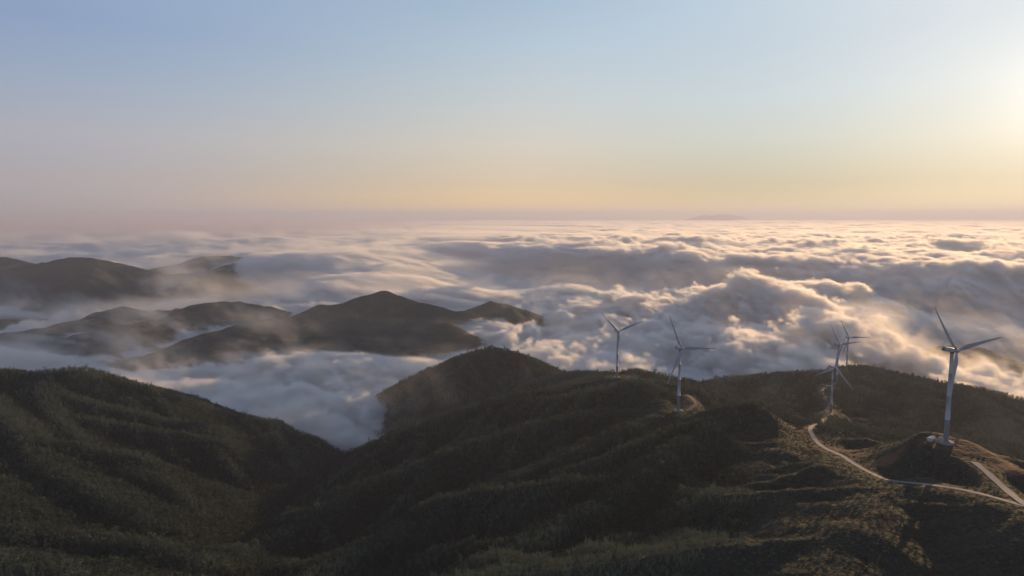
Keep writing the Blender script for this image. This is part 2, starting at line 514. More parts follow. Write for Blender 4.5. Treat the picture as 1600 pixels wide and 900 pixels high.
def noise(N, L, scale, detail=4, rough=.6, vec=None):
    n = N.new('ShaderNodeTexNoise')
    n.inputs['Scale'].default_value = scale; n.inputs['Detail'].default_value = detail; n.inputs['Roughness'].default_value = rough
    if vec is not None: L.new(vec, n.inputs['Vector'])
    return n


def ramp(N, L, src, stops):
    r = N.new('ShaderNodeValToRGB')
    while len(r.color_ramp.elements) < len(stops): r.color_ramp.elements.new(.5)
    for e, (p, c) in zip(r.color_ramp.elements, stops):
        e.position = p; e.color = (*c, 1)
    L.new(src, r.inputs[0])
    return r


def mix(N, L, fac, a, b):
    m = N.new('ShaderNodeMix'); m.data_type = 'RGBA'
    if hasattr(fac, 'is_linked'): L.new(fac, m.inputs[0])
    else: m.inputs[0].default_value = fac
    for s, v in ((6, a), (7, b)):
        if hasattr(v, 'is_linked'): L.new(v, m.inputs[s])
        else: m.inputs[s].default_value = (*v, 1)
    return m.outputs[2]


pos = geo.outputs['Position']
na = noise(N, L, .012, 5, .65, pos)
nb = noise(N, L, .12, 4, .7, pos)
fo = ramp(N, L, na.outputs[0], [(.35, (.024, .034, .028)), (.55, (.036, .048, .036)), (.7, (.055, .068, .045))])
gr = ramp(N, L, nb.outputs[0], [(.3, (.013, .020, .018)), (.5, (.020, .027, .023)), (.7, (.031, .037, .029))])
so_ = ramp(N, L, nb.outputs[0], [(.3, (.075, .046, .032)), (.55, (.14, .078, .050)), (.75, (.20, .135, .10))])
at1 = N.new('ShaderNodeAttribute'); at1.attribute_name = 'scrub'
at2 = N.new('ShaderNodeAttribute'); at2.attribute_name = 'soil'
c = mix(N, L, at1.outputs['Fac'], fo.outputs[0], gr.outputs[0])
c = mix(N, L, at2.outputs['Fac'], c, so_.outputs[0])
L.new(c, bs.inputs['Base Color'])
bp = N.new('ShaderNodeBump'); bp.inputs['Distance'].default_value = 5; bp.inputs['Strength'].default_value = .9
nv = noise(N, L, .09, 3, .7, pos)
L.new(nv.outputs[0], bp.inputs['Height']); L.new(bp.outputs[0], bs.inputs['Normal'])
me.materials.append(m_ter)
terrain = bpy.data.objects.new('terrain', me)
COL.objects.link(terrain)
tag(terrain, 'dark green forested mountain ridges and valleys with patches of bare red earth', kind='structure')
print('terrain', time.time() - T0, len(VV))

# ------------------------------------------------------------------ roads
m_road, N, L, bs = newmat('concrete_road')
bs.inputs['Roughness'].default_value = .9
g = N.new('ShaderNodeNewGeometry')
nr = noise(N, L, .35, 5, .7, g.outputs['Position'])
rr = ramp(N, L, nr.outputs[0], [(.3, (.13, .14, .155)), (.6, (.20, .21, .23)), (.8, (.24, .25, .27))])
L.new(rr.outputs[0], bs.inputs['Base Color'])
m_dirt, N, L, bs = newmat('dirt_track')
bs.inputs['Roughness'].default_value = .95
g = N.new('ShaderNodeNewGeometry')
nr = noise(N, L, .35, 5, .7, g.outputs['Position'])
rr = ramp(N, L, nr.outputs[0], [(.3, (.09, .07, .055)), (.6, (.16, .125, .10)), (.8, (.21, .17, .14))])
L.new(rr.outputs[0], bs.inputs['Base Color'])
for k, ((P, w), nm, mt, lb) in enumerate(zip(road_xyz, ['road', 'road', 'dirt_track', 'dirt_track'], [m_road, m_road, m_dirt, m_dirt], [
        'pale concrete road winding along the ridge past the near knoll',
        'short straight concrete road climbing to the nearest turbine pad',
        'dirt track between the turbines on the far right ridge',
        'earth track curling through the red cutting beside a turbine'])):
    V, Q = [], []
    T = np.gradient(P[:, :2], axis=0)
    T /= np.linalg.norm(T, axis=1)[:, None] + 1e-9
    for i, (p, t) in enumerate(zip(P, T)):
        ww = w * .5 * (1 + .1 * math.sin(i * .9 + k))
        nx_, ny_ = -t[1] * ww, t[0] * ww
        for sx, dz in ((1, -.9), (1, .35), (-1, .35), (-1, -.9)):
            V.append((p[0] + nx_ * sx, p[1] + ny_ * sx, p[2] + dz))
        if i:
            b = (i - 1) * 4
            for e in range(3): Q.append((b + e, b + e + 1, b + e + 5, b + e + 4))
    if k == 1:
        for i in range(len(V)): V[i] = (V[i][0], V[i][1], V[i][2] + .05)
    tag(mesh_obj(nm, V, Q, mt, smooth=False), lb, kind='structure')

# ------------------------------------------------------------------ forest (uncountable canopy: one object of instanced trees)
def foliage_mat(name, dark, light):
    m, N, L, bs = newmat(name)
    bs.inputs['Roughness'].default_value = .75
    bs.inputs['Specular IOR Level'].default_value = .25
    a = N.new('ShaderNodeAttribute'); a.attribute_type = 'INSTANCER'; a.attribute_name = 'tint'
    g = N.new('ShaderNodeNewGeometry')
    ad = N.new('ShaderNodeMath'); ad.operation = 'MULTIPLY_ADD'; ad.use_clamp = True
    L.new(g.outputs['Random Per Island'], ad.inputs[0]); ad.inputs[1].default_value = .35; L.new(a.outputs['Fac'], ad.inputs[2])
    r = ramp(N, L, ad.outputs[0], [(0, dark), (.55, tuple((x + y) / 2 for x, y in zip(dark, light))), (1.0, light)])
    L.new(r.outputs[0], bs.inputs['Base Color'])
    tr = N.new('ShaderNodeBsdfTranslucent'); L.new(r.outputs[0], tr.inputs['Color'])
    ms = N.new('ShaderNodeMixShader'); ms.inputs[0].default_value = .25
    out = N['Material Output']
    L.new(bs.outputs[0], ms.inputs[1]); L.new(tr.outputs[0], ms.inputs[2]); L.new(ms.outputs[0], out.inputs['Surface'])
    return m


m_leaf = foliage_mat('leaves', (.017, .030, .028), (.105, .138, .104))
m_bark, N, L, bs = newmat('bark'); bs.inputs['Base Color'].default_value = (.06, .045, .032, 1); bs.inputs['Roughness'].default_value = .9


def make_tree(kind, seed):
    rn = random.Random(seed)
    V, Fc, mi = [], [], []

    def leaf(cx, cy, cz, s, up=.3):
        a = Vector((rn.gauss(0, 1), rn.gauss(0, 1), rn.gauss(0, 1) + up)).normalized()
        t = a.cross(Vector((rn.gauss(0, 1), rn.gauss(0, 1), rn.gauss(0, 1)))).normalized()
        b = a.cross(t)
        i = len(V)
        c_ = Vector((cx, cy, cz))
        V.extend([c_ - t * s, c_ - b * s * .55, c_ + t * s, c_ + b * s * .6 + a * s * .2])
        Fc.append((i, i + 1, i + 2, i + 3)); mi.append(0)

    def trunk(h, r):
        i = len(V)
        for z, rr_ in ((-1.0, r), (h, r * .4)):
            for q in range(5): V.append(Vector((math.cos(q * 1.2566) * rr_, math.sin(q * 1.2566) * rr_, z)))
        for q in range(5): Fc.append((i + q, i + (q + 1) % 5, i + 5 + (q + 1) % 5, i + 5 + q)); mi.append(1)
    if kind == 'broad':
        trunk(5.0, .22)
        lob = [(rn.uniform(-1.5, 1.5), rn.uniform(-1.5, 1.5), rn.uniform(1.6, 6.4), rn.uniform(1.2, 1.9)) for _ in range(8)]
        for x, y, z, r in lob:
            for _ in range(17):
                d = Vector((rn.gauss(0, 1), rn.gauss(0, 1), rn.gauss(0, 1))).normalized() * r * rn.uniform(.7, 1.05)
                leaf(x + d.x, y + d.y, z + d.z * .8, rn.uniform(.38, .7))
    elif kind == 'conifer':
        trunk(8.0, .2)
        for z in np.linspace(1.6, 9.2, 9):
            r = 2.3 * (1 - z / 10.2) + .2
            for q in range(int(6 + r * 5)):
                a_ = rn.uniform(0, 6.28)
                rr_ = r * rn.uniform(.35, 1)
                leaf(math.cos(a_) * rr_, math.sin(a_) * rr_, z - rr_ * .25 + rn.uniform(-.3, .3), rn.uniform(.4, .7), .8)
    elif kind == 'bamboo':
        for s in range(7):
            bx, by = rn.uniform(-1.3, 1.3), rn.uniform(-1.3, 1.3)
            h = rn.uniform(6.5, 9.5); ln = rn.uniform(.8, 2.2); a_ = rn.uniform(0, 6.28)
            for q in range(15):
                t = .25 + .75 * q / 14
                o = ln * t ** 3
                w_ = .75 * math.sin(math.pi * min(1, t * .95)) + .15
                leaf(bx + math.cos(a_) * o + rn.gauss(0, .35) * w_, by + math.sin(a_) * o + rn.gauss(0, .35) * w_, h * t - (.9 * t ** 6), rn.uniform(.3, .55), .2)
    else:  # shrub
        for _ in range(38):
            d = Vector((rn.gauss(0, 1), rn.gauss(0, 1), abs(rn.gauss(0, 1)))).normalized() * rn.uniform(.5, 1.5)
            leaf(d.x * 1.3, d.y * 1.3, d.z * .9 + .1, rn.uniform(.3, .6))
    me = bpy.data.meshes.new('tree_' + kind)
    me.from_pydata([tuple(v) for v in V], [], Fc)
    me.materials.append(m_leaf); me.materials.append(m_bark)
    me.polygons.foreach_set('material_index', mi)
    me.update()
    return me


kinds = [('broad', 1), ('broad', 2), ('broad', 3), ('conifer', 4), ('conifer', 5), ('bamboo', 6), ('bamboo', 7), ('shrub', 8), ('shrub', 9)]
protos = [bpy.data.objects.new('tree_prototype', make_tree(*k)) for k in kinds]


def scatter():
    PX, PY = [], []
    # distance bands: closer spacing near, wider far
    for y0, y1, sp in ((250, 900, 4.3), (900, 1500, 5.2), (1500, 2350, 7.0)):
        ys = np.arange(y0, y1, sp)
        for y in ys:
            xs = np.arange(-.82 * y - 60, .86 * y + 60, sp)
            PX.append(xs + rng.uniform(-.5, .5, len(xs)) * sp); PY.append(np.full(len(xs), y) + rng.uniform(-.5, .5, len(xs)) * sp)
    x = np.concatenate(PX); y = np.concatenate(PY)
    z = sample(NEAR, NH, x, y)
    ok = (z > CZ - 640) & (z / 1.0 > CZ - (y * .62 + 30)) & (x > NEAR['x0'] + 5) & (x < NEAR['x1'] - 5)
    # keep only faces that can be seen from the air around the camera's side: back slopes facing far away stay thinner
    e = 6.0
    gy = (sample(NEAR, NH, x, y + e) - sample(NEAR, NH, x, y - e)) / (2 * e)
    gx = (sample(NEAR, NH, x + e, y) - sample(NEAR, NH, x - e, y)) / (2 * e)
    dist = np.hypot(x, y)
    facing = (gx * x + gy * y) / dist - (z - CZ) / dist     # >0 : seen from the camera
    ok &= (facing > -.35)
    so_v = sample(NEAR, soil, x, y); sc_v = sample(NEAR, scrub, x, y); rd = sample(NEAR, roadd, x, y)
    u = rng.random(len(x))
    ok &= (rd > 5.5) & (u > so_v * 1.15)
    for hx_, hy_, hY in ((1455, 688, 662), (1290, 644, 1300), (1286, 598, 1630), (1295, 605, 1570)):
        q_ = at(hx_, hy_, hY); ok &= ~((np.abs(x - q_[0]) < 14) & (y > q_[1] - 55) & (y < q_[1] + 12))
    for t in TURB: ok &= np.hypot(x - t['p'][0], y - t['p'][1]) > 13
    ok &= ~((sc_v > .5) & (u > .92))
    x, y, z, sc_v, so_v, gx, gy = (q[ok] for q in (x, y, z, sc_v, so_v, gx, gy))
    n = len(x)
    b = fbm2(x, y, 260., 4, 41)            # bamboo stands
    q = rng.random(n)
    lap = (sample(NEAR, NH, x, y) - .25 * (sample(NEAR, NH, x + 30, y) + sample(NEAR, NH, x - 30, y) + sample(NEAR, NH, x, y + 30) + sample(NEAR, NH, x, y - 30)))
    isb = (b + .035 * lap + .25 * (q - .5)) > .30     # bamboo likes the rib crests
    kind = np.where(q < .72, (q * 1000).astype(int) % 3, 3 + (q * 1000).astype(int) % 2)
    kind = np.where(isb, 5 + (q * 1000).astype(int) % 2, kind)
    kind = np.where((sc_v + .35 * (q - .5) > .45) | (so_v > .3), 7 + (q * 1000).astype(int) % 2, kind)
    s = rng.uniform(.65, 1.2, n) * np.where(kind >= 7, rng.uniform(.6, 1.25, n), 1.0)
    s *= np.where(y > 1500, 1.35, np.where(y > 900, 1.12, .92))
    s *= 1 - .35 * (kind < 7) * sc_v
    s *= np.where(rng.random(n) < .05, rng.uniform(1.25, 1.6, n), 1.0)     # emergent old trees
    tint = .22 + .30 * fbm2(x, y, 120., 3, 51) + np.clip(lap * .05, -.20, .40) + rng.uniform(-.24, .24, n) + .32 * isb + .04 * (kind >= 7)  # soft light on crests and shade in hollows put into tint, plus crest bamboo
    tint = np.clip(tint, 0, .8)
    return x, y, z - .3, kind, s, tint


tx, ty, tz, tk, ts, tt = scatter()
print('trees', len(tx), time.time() - T0)
fm = bpy.data.meshes.new('forest')
fm.vertices.add(len(tx))
fm.vertices.foreach_set('co', np.stack([tx, ty, tz], -1).astype('f4').ravel())
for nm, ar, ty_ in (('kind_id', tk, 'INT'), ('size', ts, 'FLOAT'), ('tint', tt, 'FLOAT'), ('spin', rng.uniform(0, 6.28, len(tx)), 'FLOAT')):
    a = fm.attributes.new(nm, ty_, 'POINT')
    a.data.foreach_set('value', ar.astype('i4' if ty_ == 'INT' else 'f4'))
forest = bpy.data.objects.new('forest', fm)
COL.objects.link(forest)
tag(forest, 'dense dark green forest and bamboo covering the near mountain slopes', kind='stuff')


def node_group(name):
    g = bpy.data.node_groups.new(name, 'GeometryNodeTree')
    g.interface.new_socket('Geometry', in_out='INPUT', socket_type='NodeSocketGeometry')
    g.interface.new_socket('Geometry', in_out='OUTPUT', socket_type='NodeSocketGeometry')
    return g, g.nodes.new, g.links.new, g.nodes.new('NodeGroupInput'), g.nodes.new('NodeGroupOutput')


g, GN, GL, gi, go = node_group('scatter_trees')
gti = GN('GeometryNodeGeometryToInstance')
for p in protos[::-1]:
    oi = GN('GeometryNodeObjectInfo'); oi.inputs['Object'].default_value = p; oi.inputs['As Instance'].default_value = True
    GL(oi.outputs['Geometry'], gti.inputs[0])
iop = GN('GeometryNodeInstanceOnPoints')
m2p = GN('GeometryNodeMeshToPoints'); m2p.inputs['Radius'].default_value = .01


def nattr(nm, ty_):
    n = GN('GeometryNodeInputNamedAttribute'); n.data_type = ty_; n.inputs[0].default_value = nm
    return n.outputs[0]


GL(gi.outputs[0], m2p.inputs[0]); GL(m2p.outputs[0], iop.inputs['Points'])
# join the prototypes as separate instances
jn = GN('GeometryNodeJoinGeometry')
for l in list(g.links):
    if l.to_node == gti: g.links.remove(l)
for n in [n for n in g.nodes if n.bl_idname == 'GeometryNodeObjectInfo']:
    GL(n.outputs['Geometry'], jn.inputs[0])
g.nodes.remove(gti)
GL(jn.outputs[0], iop.inputs['Instance'])
iop.inputs['Pick Instance'].default_value = True
GL(nattr('kind_id', 'INT'), iop.inputs['Instance Index'])
GL(nattr('size', 'FLOAT'), iop.inputs['Scale'])
cx = GN('ShaderNodeCombineXYZ'); GL(nattr('spin', 'FLOAT'), cx.inputs[2]); GL(cx.outputs[0], iop.inputs['Rotation'])
GL(iop.outputs[0], go.inputs[0])
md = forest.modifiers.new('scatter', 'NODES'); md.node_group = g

#PART2
# ------------------------------------------------------------------ sea of clouds (uncountable: volumes with a computed density)
# anchors of the cloud top: pixel, pixel, distance, (optional forced height below the drone)
anch = [
    # high wave of cloud behind the turbines
    (1030, 470, 3600), (1100, 448, 3450), (1190, 445, 3400), (1250, 446, 3350), (1310, 464, 3200), (1370, 490, 3000), (1420, 528, 2800),
    (1100, 520, 2900), (1200, 525, 2800), (1300, 540, 2600), (1000, 530, 2800), (1150, 575, 2250), (1050, 570, 2300), (950, 560, 2400), (1250, 575, 2250),
    (1350, 575, 2350), (1430, 608, 2300), (1500, 602, 2400), (1590, 622, 2150), (1680, 640, 2000), (1480, 592, 2600), (1560, 590, 2600), (1640, 590, 2600),
    # trough behind it
    (950, 460, 4700), (1100, 440, 5000), (1250, 432, 5100), (1400, 455, 4500), (1500, 480, 4000), (1600, 500, 3700), (1750, 530, 3200), (850, 425, 5900), (1560, 520, 3300),
    # streaming cloud to the left of the wave
    (850, 500, 3700), (900, 500, 3500), (800, 470, 4600), (700, 450, 5000), (600, 410, 6000), (500, 400, 6400), (450, 398, 6500), (520, 432, 5300), (640, 430, 5500), (860, 545, 2700), (800, 530, 3000),
    (720, 590, 2450), (650, 560, 2700), (560, 556, 2700), (480, 568, 2450), (520, 575, 2350), (560, 590, 2350), (420, 606, 2200), (500, 622, 2000), (540, 665, 1800), (540, 690, 1650), (350, 620, 2300), (600, 535, 3300),
    (880, 520, 3400), (950, 510, 3350),
    # pools between the far ridges on the left
    (200, 462, 5400), (60, 470, 5300), (100, 455, 5600), (320, 455, 5400), (0, 555, 3400), (80, 560, 3400), (-200, 560, 3300), (-200, 470, 5200), (400, 470, 5000), (250, 600, 2500), (100, 600, 2600),
    (420, 455, 5500), (420, 486, 4300), (500, 475, 4500), (345, 508, 4100), (585, 518, 3500), (750, 500, 3500), (820, 505, 3450), (0, 546, 3400), (60, 552, 3200), (130, 560, 3150), (200, 576, 3000), (260, 580, 2950), (330, 588, 3000), (400, 590, 3000), (470, 588, 3000), (540, 572, 3050), (600, 562, 2900), (680, 562, 2900), (300, 538, 3500), (200, 516, 3900), (370, 522, 3850), (100, 530, 3800),
]
flatp = [(-6000, 8500, -470), (-4500, 8200, -440), (-3500, 9000, -430), (-2500, 9500, -400), (-8000, 9000, -470), (-6500, 7000, -560), (-4500, 6200, -560),
         (0, 9500, -345), (3000, 8500, -330), (6000, 9000, -330), (5500, 5500, -330), (4300, 4900, -335), (-900, 8600, -345), (1500, 6900, -330), (8000, 6000, -330),
         (600, 7300, -335), (2600, 6000, -325), (3400, 5300, -325), (-1800, 9500, -365)]
A = np.array([at(*a) for a in anch] + [(x, y, CZ + z) for x, y, z in flatp])
Au, Av, Az = A[:, 0] / A[:, 1], np.log(A[:, 1]) * .9, A[:, 2] - CZ


def deck(X, Y):
    """cloud-top height below the drone, smooth"""
    u = X / Y; v = np.log(Y) * .9
    num = 0; den = 0
    for a, b, z in zip(Au, Av, Az):
        d2 = (u - a) ** 2 + (v - b) ** 2
        w = 1 / (d2 + .0012) ** 1.7
        num = num + w * z; den = den + w
    near = num / den
    q = .62 * X + .78 * Y
    wob = 350 * fbm2(X, Y, 1500., 3, 81)
    rt = sstep(-.20, -.02, u)
    qq = q + wob
    tr = sstep(3850, 4350, qq) * (1 - sstep(5250, 5500, qq)) * sstep(-.16, .02, u)
    near = near * (1 - tr) + np.minimum(near, -625) * tr
    bk = sstep(5300, 6050, qq) * rt
    near = near * (1 - bk) + (-325) * bk
    f = sstep(9200, 10400, Y)
    h = near * (1 - f) + (-340 - 60 * sstep(-2000, -7000, X)) * f
    # nothing in the valleys right of the main slope
    dry = sstep(1900, 1650, Y + .12 * np.abs(X)) * sstep(-250, 50, X)
    h = h - 400 * dry - 500 * sstep(1560, 1380, Y)
    return h, tr


m_cloud, N, L, bs = newmat('cloud')
N.remove(bs)
pv = N.new('ShaderNodeVolumePrincipled')
pv.inputs['Density'].default_value = .08
pv.inputs['Color'].default_value = (.962, .956, .946, 1)
pv.inputs['Anisotropy'].default_value = .46
L.new(pv.outputs[0], N['Material Output'].inputs['Volume'])
m_cloud.cycles.volume_sampling = 'MULTIPLE_IMPORTANCE'


MIST = [(*at(320, 560, 3250)[:2], 380), (*at(200, 515, 3800)[:2], 500), (*at(480, 515, 3650)[:2], 330), (*at(560, 640, 1950)[:2], 260), (*at(760, 520, 3500)[:2], 300), (*at(240, 640, 2250)[:2], 430), (*at(420, 590, 2700)[:2], 300), (*at(1530, 590, 2500)[:2], 420), (*at(1600, 620, 2100)[:2], 300), (*at(620, 655, 1750)[:2], 200), (*at(60, 560, 3000)[:2], 350)]


def make_cloud(name, label, lo, hi, n, scale, amp, soft, seed, stretch, octs, detail):
    nx, ny, nz = n
    xs = np.linspace(lo[0], hi[0], nx, dtype='f4'); ys = np.linspace(lo[1], hi[1], ny, dtype='f4'); zs = np.linspace(lo[2], hi[2], nz, dtype='f4')
    X, Y = np.meshgrid(xs, ys)
    H, trough = deck(X, Y)
    # flow coordinates: the cloud drifts along s
    s = .78 * X - .62 * Y; q = .62 * X + .78 * Y
    left = sstep(.12, -.12, X / Y) * (.15 + .85 * sstep(2500, 3300, Y))                               # streaks dominate on the left
    st = 1 + stretch * (.08 + .92 * left)
    wx = 120 * n2(X / 900, Y / 900, 61); wy = 120 * n2(X / 900, Y / 900, 67)
    su = (s + wx) / (scale * st); qu = (q + wy) / scale
    aloc = amp * (1 - .45 * left) * (1 - .72 * trough)
    H = H + aloc * .9 * fbm2(s / st + wx, q + wy, scale * 2.6, 3, 71)
    # ridges of rock push the sheet up a little
    ground = np.where((Y < NEAR['y1'] - 10) & (X > NEAR['x0']) & (X < NEAR['x1']), sample(NEAR, NH, X, Y), sample(FAR, FH, X, Y)) - CZ
    ground = np.where(Y > FAR['y1'], -820, ground)
    out = np.zeros((nz, ny, nx), 'f4')
    vis = (X / Y > -.86) & (X / Y < 1.02)
    for k, z in enumerate(zs):
        zr = z - CZ
        m = vis & (zr < H + aloc * 1.5 + 190) & (zr > ground - 30) & (zr > H - 260)
        if not m.any(): continue
        f = 0; a = 1; t = 0; sc_ = 1.0; bl = [.3 + .6 * left[m]]
        su_m, qu_m, z_m = su[m], qu[m], zr / (scale * .8)
        for o in range(octs):
            stm = 1.0 if o == 0 else 1.0
            v = n3(su_m * sc_ + z_m * .6 * sc_, qu_m * sc_, np.full_like(su_m, z_m * sc_), seed + o)
            v = v * bl[0] + (np.abs(v) * 2.4 - .75) * (1 - bl[0]) if o else v     # cauliflower tops on the right, smooth streams on the left
            f = f + a * v
            t += a; a *= detail; sc_ *= 2.1
        f = f / t
        hm = H[m]; al = aloc[m]; lf = left[m]
        core = (hm + al * 1.7 * f - zr) / soft
        d = np.clip(core, 0, 1) ** 1.5
        # thin streaming wisps just above the sheet
        w = np.clip(f * 2.6 - .30, 0, 1) * np.exp(-np.clip(zr - hm, 0, 999) / 70.) * sstep(-120, 0, zr - hm)
        d = np.maximum(d, w * .14 * (.35 + .65 * lf))
        for bx, by, br in MIST:
            if zr < -330:
                g_ = np.exp(-((X[m] - bx) ** 2 + (Y[m] - by) ** 2) / br ** 2)
                if g_.max() > .05: d = np.maximum(d, .17 * g_ * np.clip(f * 5.0 - .55, 0, 1) * np.exp(-np.clip(zr - hm - 10, 0, 999) / 90.))
        out[k][m] = d
    out[:, :, 0] = 0; out[:, :, -1] = 0; out[0] = 0; out[-1] = 0
    return grid_volume(name, label, lo, hi, n, out.ravel(), m_cloud)


def grid_volume(name, label, lo, hi, n, D, mat_):
    nx, ny, nz = n
    me = bpy.data.meshes.new(name)
    me.vertices.add(D.size)
    a_ = me.attributes.new('fog', 'FLOAT', 'POINT'); a_.data.foreach_set('value', D)
    ob = bpy.data.objects.new(name, me)
    COL.objects.link(ob)
    g, GN, GL, gi, go = node_group('fog_grid')
    vc = GN('GeometryNodeVolumeCube')
    vc.inputs['Min'].default_value = lo; vc.inputs['Max'].default_value = hi
    for ax, v in zip('XYZ', n): vc.inputs['Resolution ' + ax].default_value = v
    stp = [(hi[i] - lo[i]) / (n[i] - 1) for i in range(3)]
    ps = GN('GeometryNodeInputPosition')

    def vm(op, a, b=None):
        v = GN('ShaderNodeVectorMath'); v.operation = op; GL(a, v.inputs[0])
        if b is not None: v.inputs[1].default_value = b
        return v
    v = vm('SUBTRACT', ps.outputs[0], lo); v = vm('DIVIDE', v.outputs[0], stp); v = vm('ADD', v.outputs[0], (.5, .5, .5)); v = vm('FLOOR', v.outputs[0])
    v = vm('DOT_PRODUCT', v.outputs[0], (1, nx, nx * ny))
    si = GN('GeometryNodeSampleIndex'); si.data_type = 'FLOAT'; si.domain = 'POINT'; si.clamp = True
    na_ = GN('GeometryNodeInputNamedAttribute'); na_.data_type = 'FLOAT'; na_.inputs[0].default_value = 'fog'
    GL(gi.outputs[0], si.inputs['Geometry']); GL(na_.outputs[0], si.inputs['Value']); GL(v.outputs['Value'], si.inputs['Index'])
    GL(si.outputs[0], vc.inputs['Density'])
    smt = GN('GeometryNodeSetMaterial'); smt.inputs['Material'].default_value = mat_
    GL(vc.outputs[0], smt.inputs[0]); GL(smt.outputs[0], go.inputs[0])
    ob.modifiers.new('fog', 'NODES').node_group = g
    tag(ob, label, kind='stuff')
    print(name, D.size, round(float((D > 0).mean()), 3), time.time() - T0)
    return ob


def zz(a): return CZ + a


make_cloud('cloud_bank', 'billowing white cloud pouring over the near valleys and ridges', (-3000., 1350., zz(-690)), (3900., 4500., zz(-250)), (690, 315, 48), 250., 100., 17., 1, 2.2, 6, .70)
make_cloud('cloud_sea', 'broad sea of cloud in the middle distance with a long shadowed trough', (-9000., 4500., zz(-690)), (10500., 10500., zz(-230)), (780, 241, 33), 300., 80., 30., 9, 1.2, 5, .66)
make_cloud('distant_cloud_sea', 'rippled sea of cloud stretching to the horizon', (-32000., 10500., zz(-560)), (40000., 44000., zz(-250)), (900, 480, 14), 480., 52., 40., 17, .5, 4, .6)

# thick mauve bank of haze lying on the far left of the cloud sea
m_bank, N, L, bs = newmat('smoky_haze')
N.remove(bs)
pv = N.new('ShaderNodeVolumePrincipled')
pv.inputs['Density'].default_value = 4.2e-4
pv.inputs['Color'].default_value = (.66, .64, .73, 1)
pv.inputs['Anisotropy'].default_value = .3
L.new(pv.outputs[0], N['Material Output'].inputs['Volume'])
bn = (160, 150, 16)
blo, bhi = (-34000., 8500., zz(-520)), (2500., 46000., zz(-50))
bz, by_, bx_ = np.meshgrid(np.linspace(blo[2], bhi[2], bn[2], dtype='f4'), np.linspace(blo[1], bhi[1], bn[1], dtype='f4'), np.linspace(blo[0], bhi[0], bn[0], dtype='f4'), indexing='ij')
bd = sstep(-.02, -.40, bx_ / by_) * sstep(8500, 12000, by_) * (.7 + .45 * fbm2(bx_, by_, 5000., 3, 91)) * (1 - sstep(-250, -80, bz - CZ + 40 * fbm2(bx_, by_, 3500., 3, 95)))
bd[:, 0] = bd[:, -1] = 0; bd[:, :, 0] = bd[:, :, -1] = 0; bd[0] = bd[-1] = 0
grid_volume('haze_bank', 'grey mauve bank of haze over the cloud at far left', blo, bhi, bn, bd.astype('f4').ravel(), m_bank)

# ------------------------------------------------------------------ far islands of rock above the cloud
V, Q = [], []
for i, (px, py) in enumerate([(1078, 341), (1090, 338), (1101, 335.5), (1112, 337), (1128, 334.5), (1136, 335.5), (1152, 337), (1170, 341)]):
    x, y, z = at(px, py, 52000)
    for dy, zf in ((-1500, CZ - 420), (0, z), (1500, CZ - 420)): V.append((x, y + dy, zf))
    if i:
        b = (i - 1) * 3
        Q += [(b, b + 3, b + 4, b + 1), (b + 1, b + 4, b + 5, b + 2)]
tag(mesh_obj('distant_mountain', V, Q, m_ter), 'faint far mountain just above the cloud horizon right of centre', kind='structure')

# ------------------------------------------------------------------ air
m_haze, N, L, bs = newmat('air')
N.remove(bs)
pv = N.new('ShaderNodeVolumePrincipled')
pv.inputs['Density'].default_value = 3.9e-5
pv.inputs['Color'].default_value = (.62, .68, .84, 1)
pv.inputs['Anisotropy'].default_value = .25
L.new(pv.outputs[0], N['Material Output'].inputs['Volume'])
hx, y0, y1, z0, z1 = 88000, -3200, 95000, FLOOR - 60, CZ + 420
V = [(x, y, z) for z in (z0, z1) for y in (y0, y1) for x in (-hx, hx)]
haze = mesh_obj('haze', V, [(0, 2, 3, 1), (4, 5, 7, 6), (0, 1, 5, 4), (2, 6, 7, 3), (0, 4, 6, 2), (1, 3, 7, 5)], m_haze, smooth=False)
tag(haze, 'pale haze filling the air out to the horizon', kind='stuff')

# ------------------------------------------------------------------ wind turbines
def paint(name, col, rough=.45, dirt=.12, scale=.25):
    m, N, L, bs = newmat(name)
    g = N.new('ShaderNodeTexCoord')
    n = noise(N, L, scale, 5, .65, g.outputs['Object'])
    r = ramp(N, L, n.outputs[0], [(.3, tuple(c * (1 - dirt) for c in col)), (.6, col)])
    L.new(r.outputs[0], bs.inputs['Base Color']); bs.inputs['Roughness'].default_value = rough
    return m


m_white = paint('tower_paint', (.36, .39, .44))
m_blade = paint('blade_paint', (.30, .325, .37), .4, .08)
m_nac = paint('nacelle_paint', (.33, .37, .43), .5)
m_dark = paint('dark_vent', (.06, .065, .075), .6)
m_conc = paint('concrete', (.25, .24, .225), .9, .3, .8)
m_steel = paint('steel', (.40, .41, .42), .4, .1)


def lathe(prof, n=28, cap=True):
    V, Fc = [], []
    for r, z in prof:
        for k in range(n): V.append((r * math.cos(2 * math.pi * k / n), r * math.sin(2 * math.pi * k / n), z))
    for i in range(len(prof) - 1):
        for k in range(n): Fc.append((i * n + k, i * n + (k + 1) % n, (i + 1) * n + (k + 1) % n, (i + 1) * n + k))
    if cap:
        Fc.append(tuple(range(n))[::-1]); Fc.append(tuple(range((len(prof) - 1) * n, len(prof) * n)))
    return V, Fc


def boxv(x0, x1, y0, y1, z0, z1, V, Fc):
    b = len(V)
    V += [(x, y, z) for z in (z0, z1) for y in (y0, y1) for x in (x0, x1)]
    Fc += [tuple(b + i for i in f) for f in ((0, 2, 3, 1), (4, 5, 7, 6), (0, 1, 5, 4), (2, 6, 7, 3), (0, 4, 6, 2), (1, 3, 7, 5))]


def empty(name, loc):
    o = bpy.data.objects.new(name, None); COL.objects.link(o); o.location = loc; o.empty_display_size = 5
    return o


HUBZ = 90.0
BL = 56.0
TILT = R(5)


def xf(V, M): return [tuple(M @ Vector(v)) for v in V]


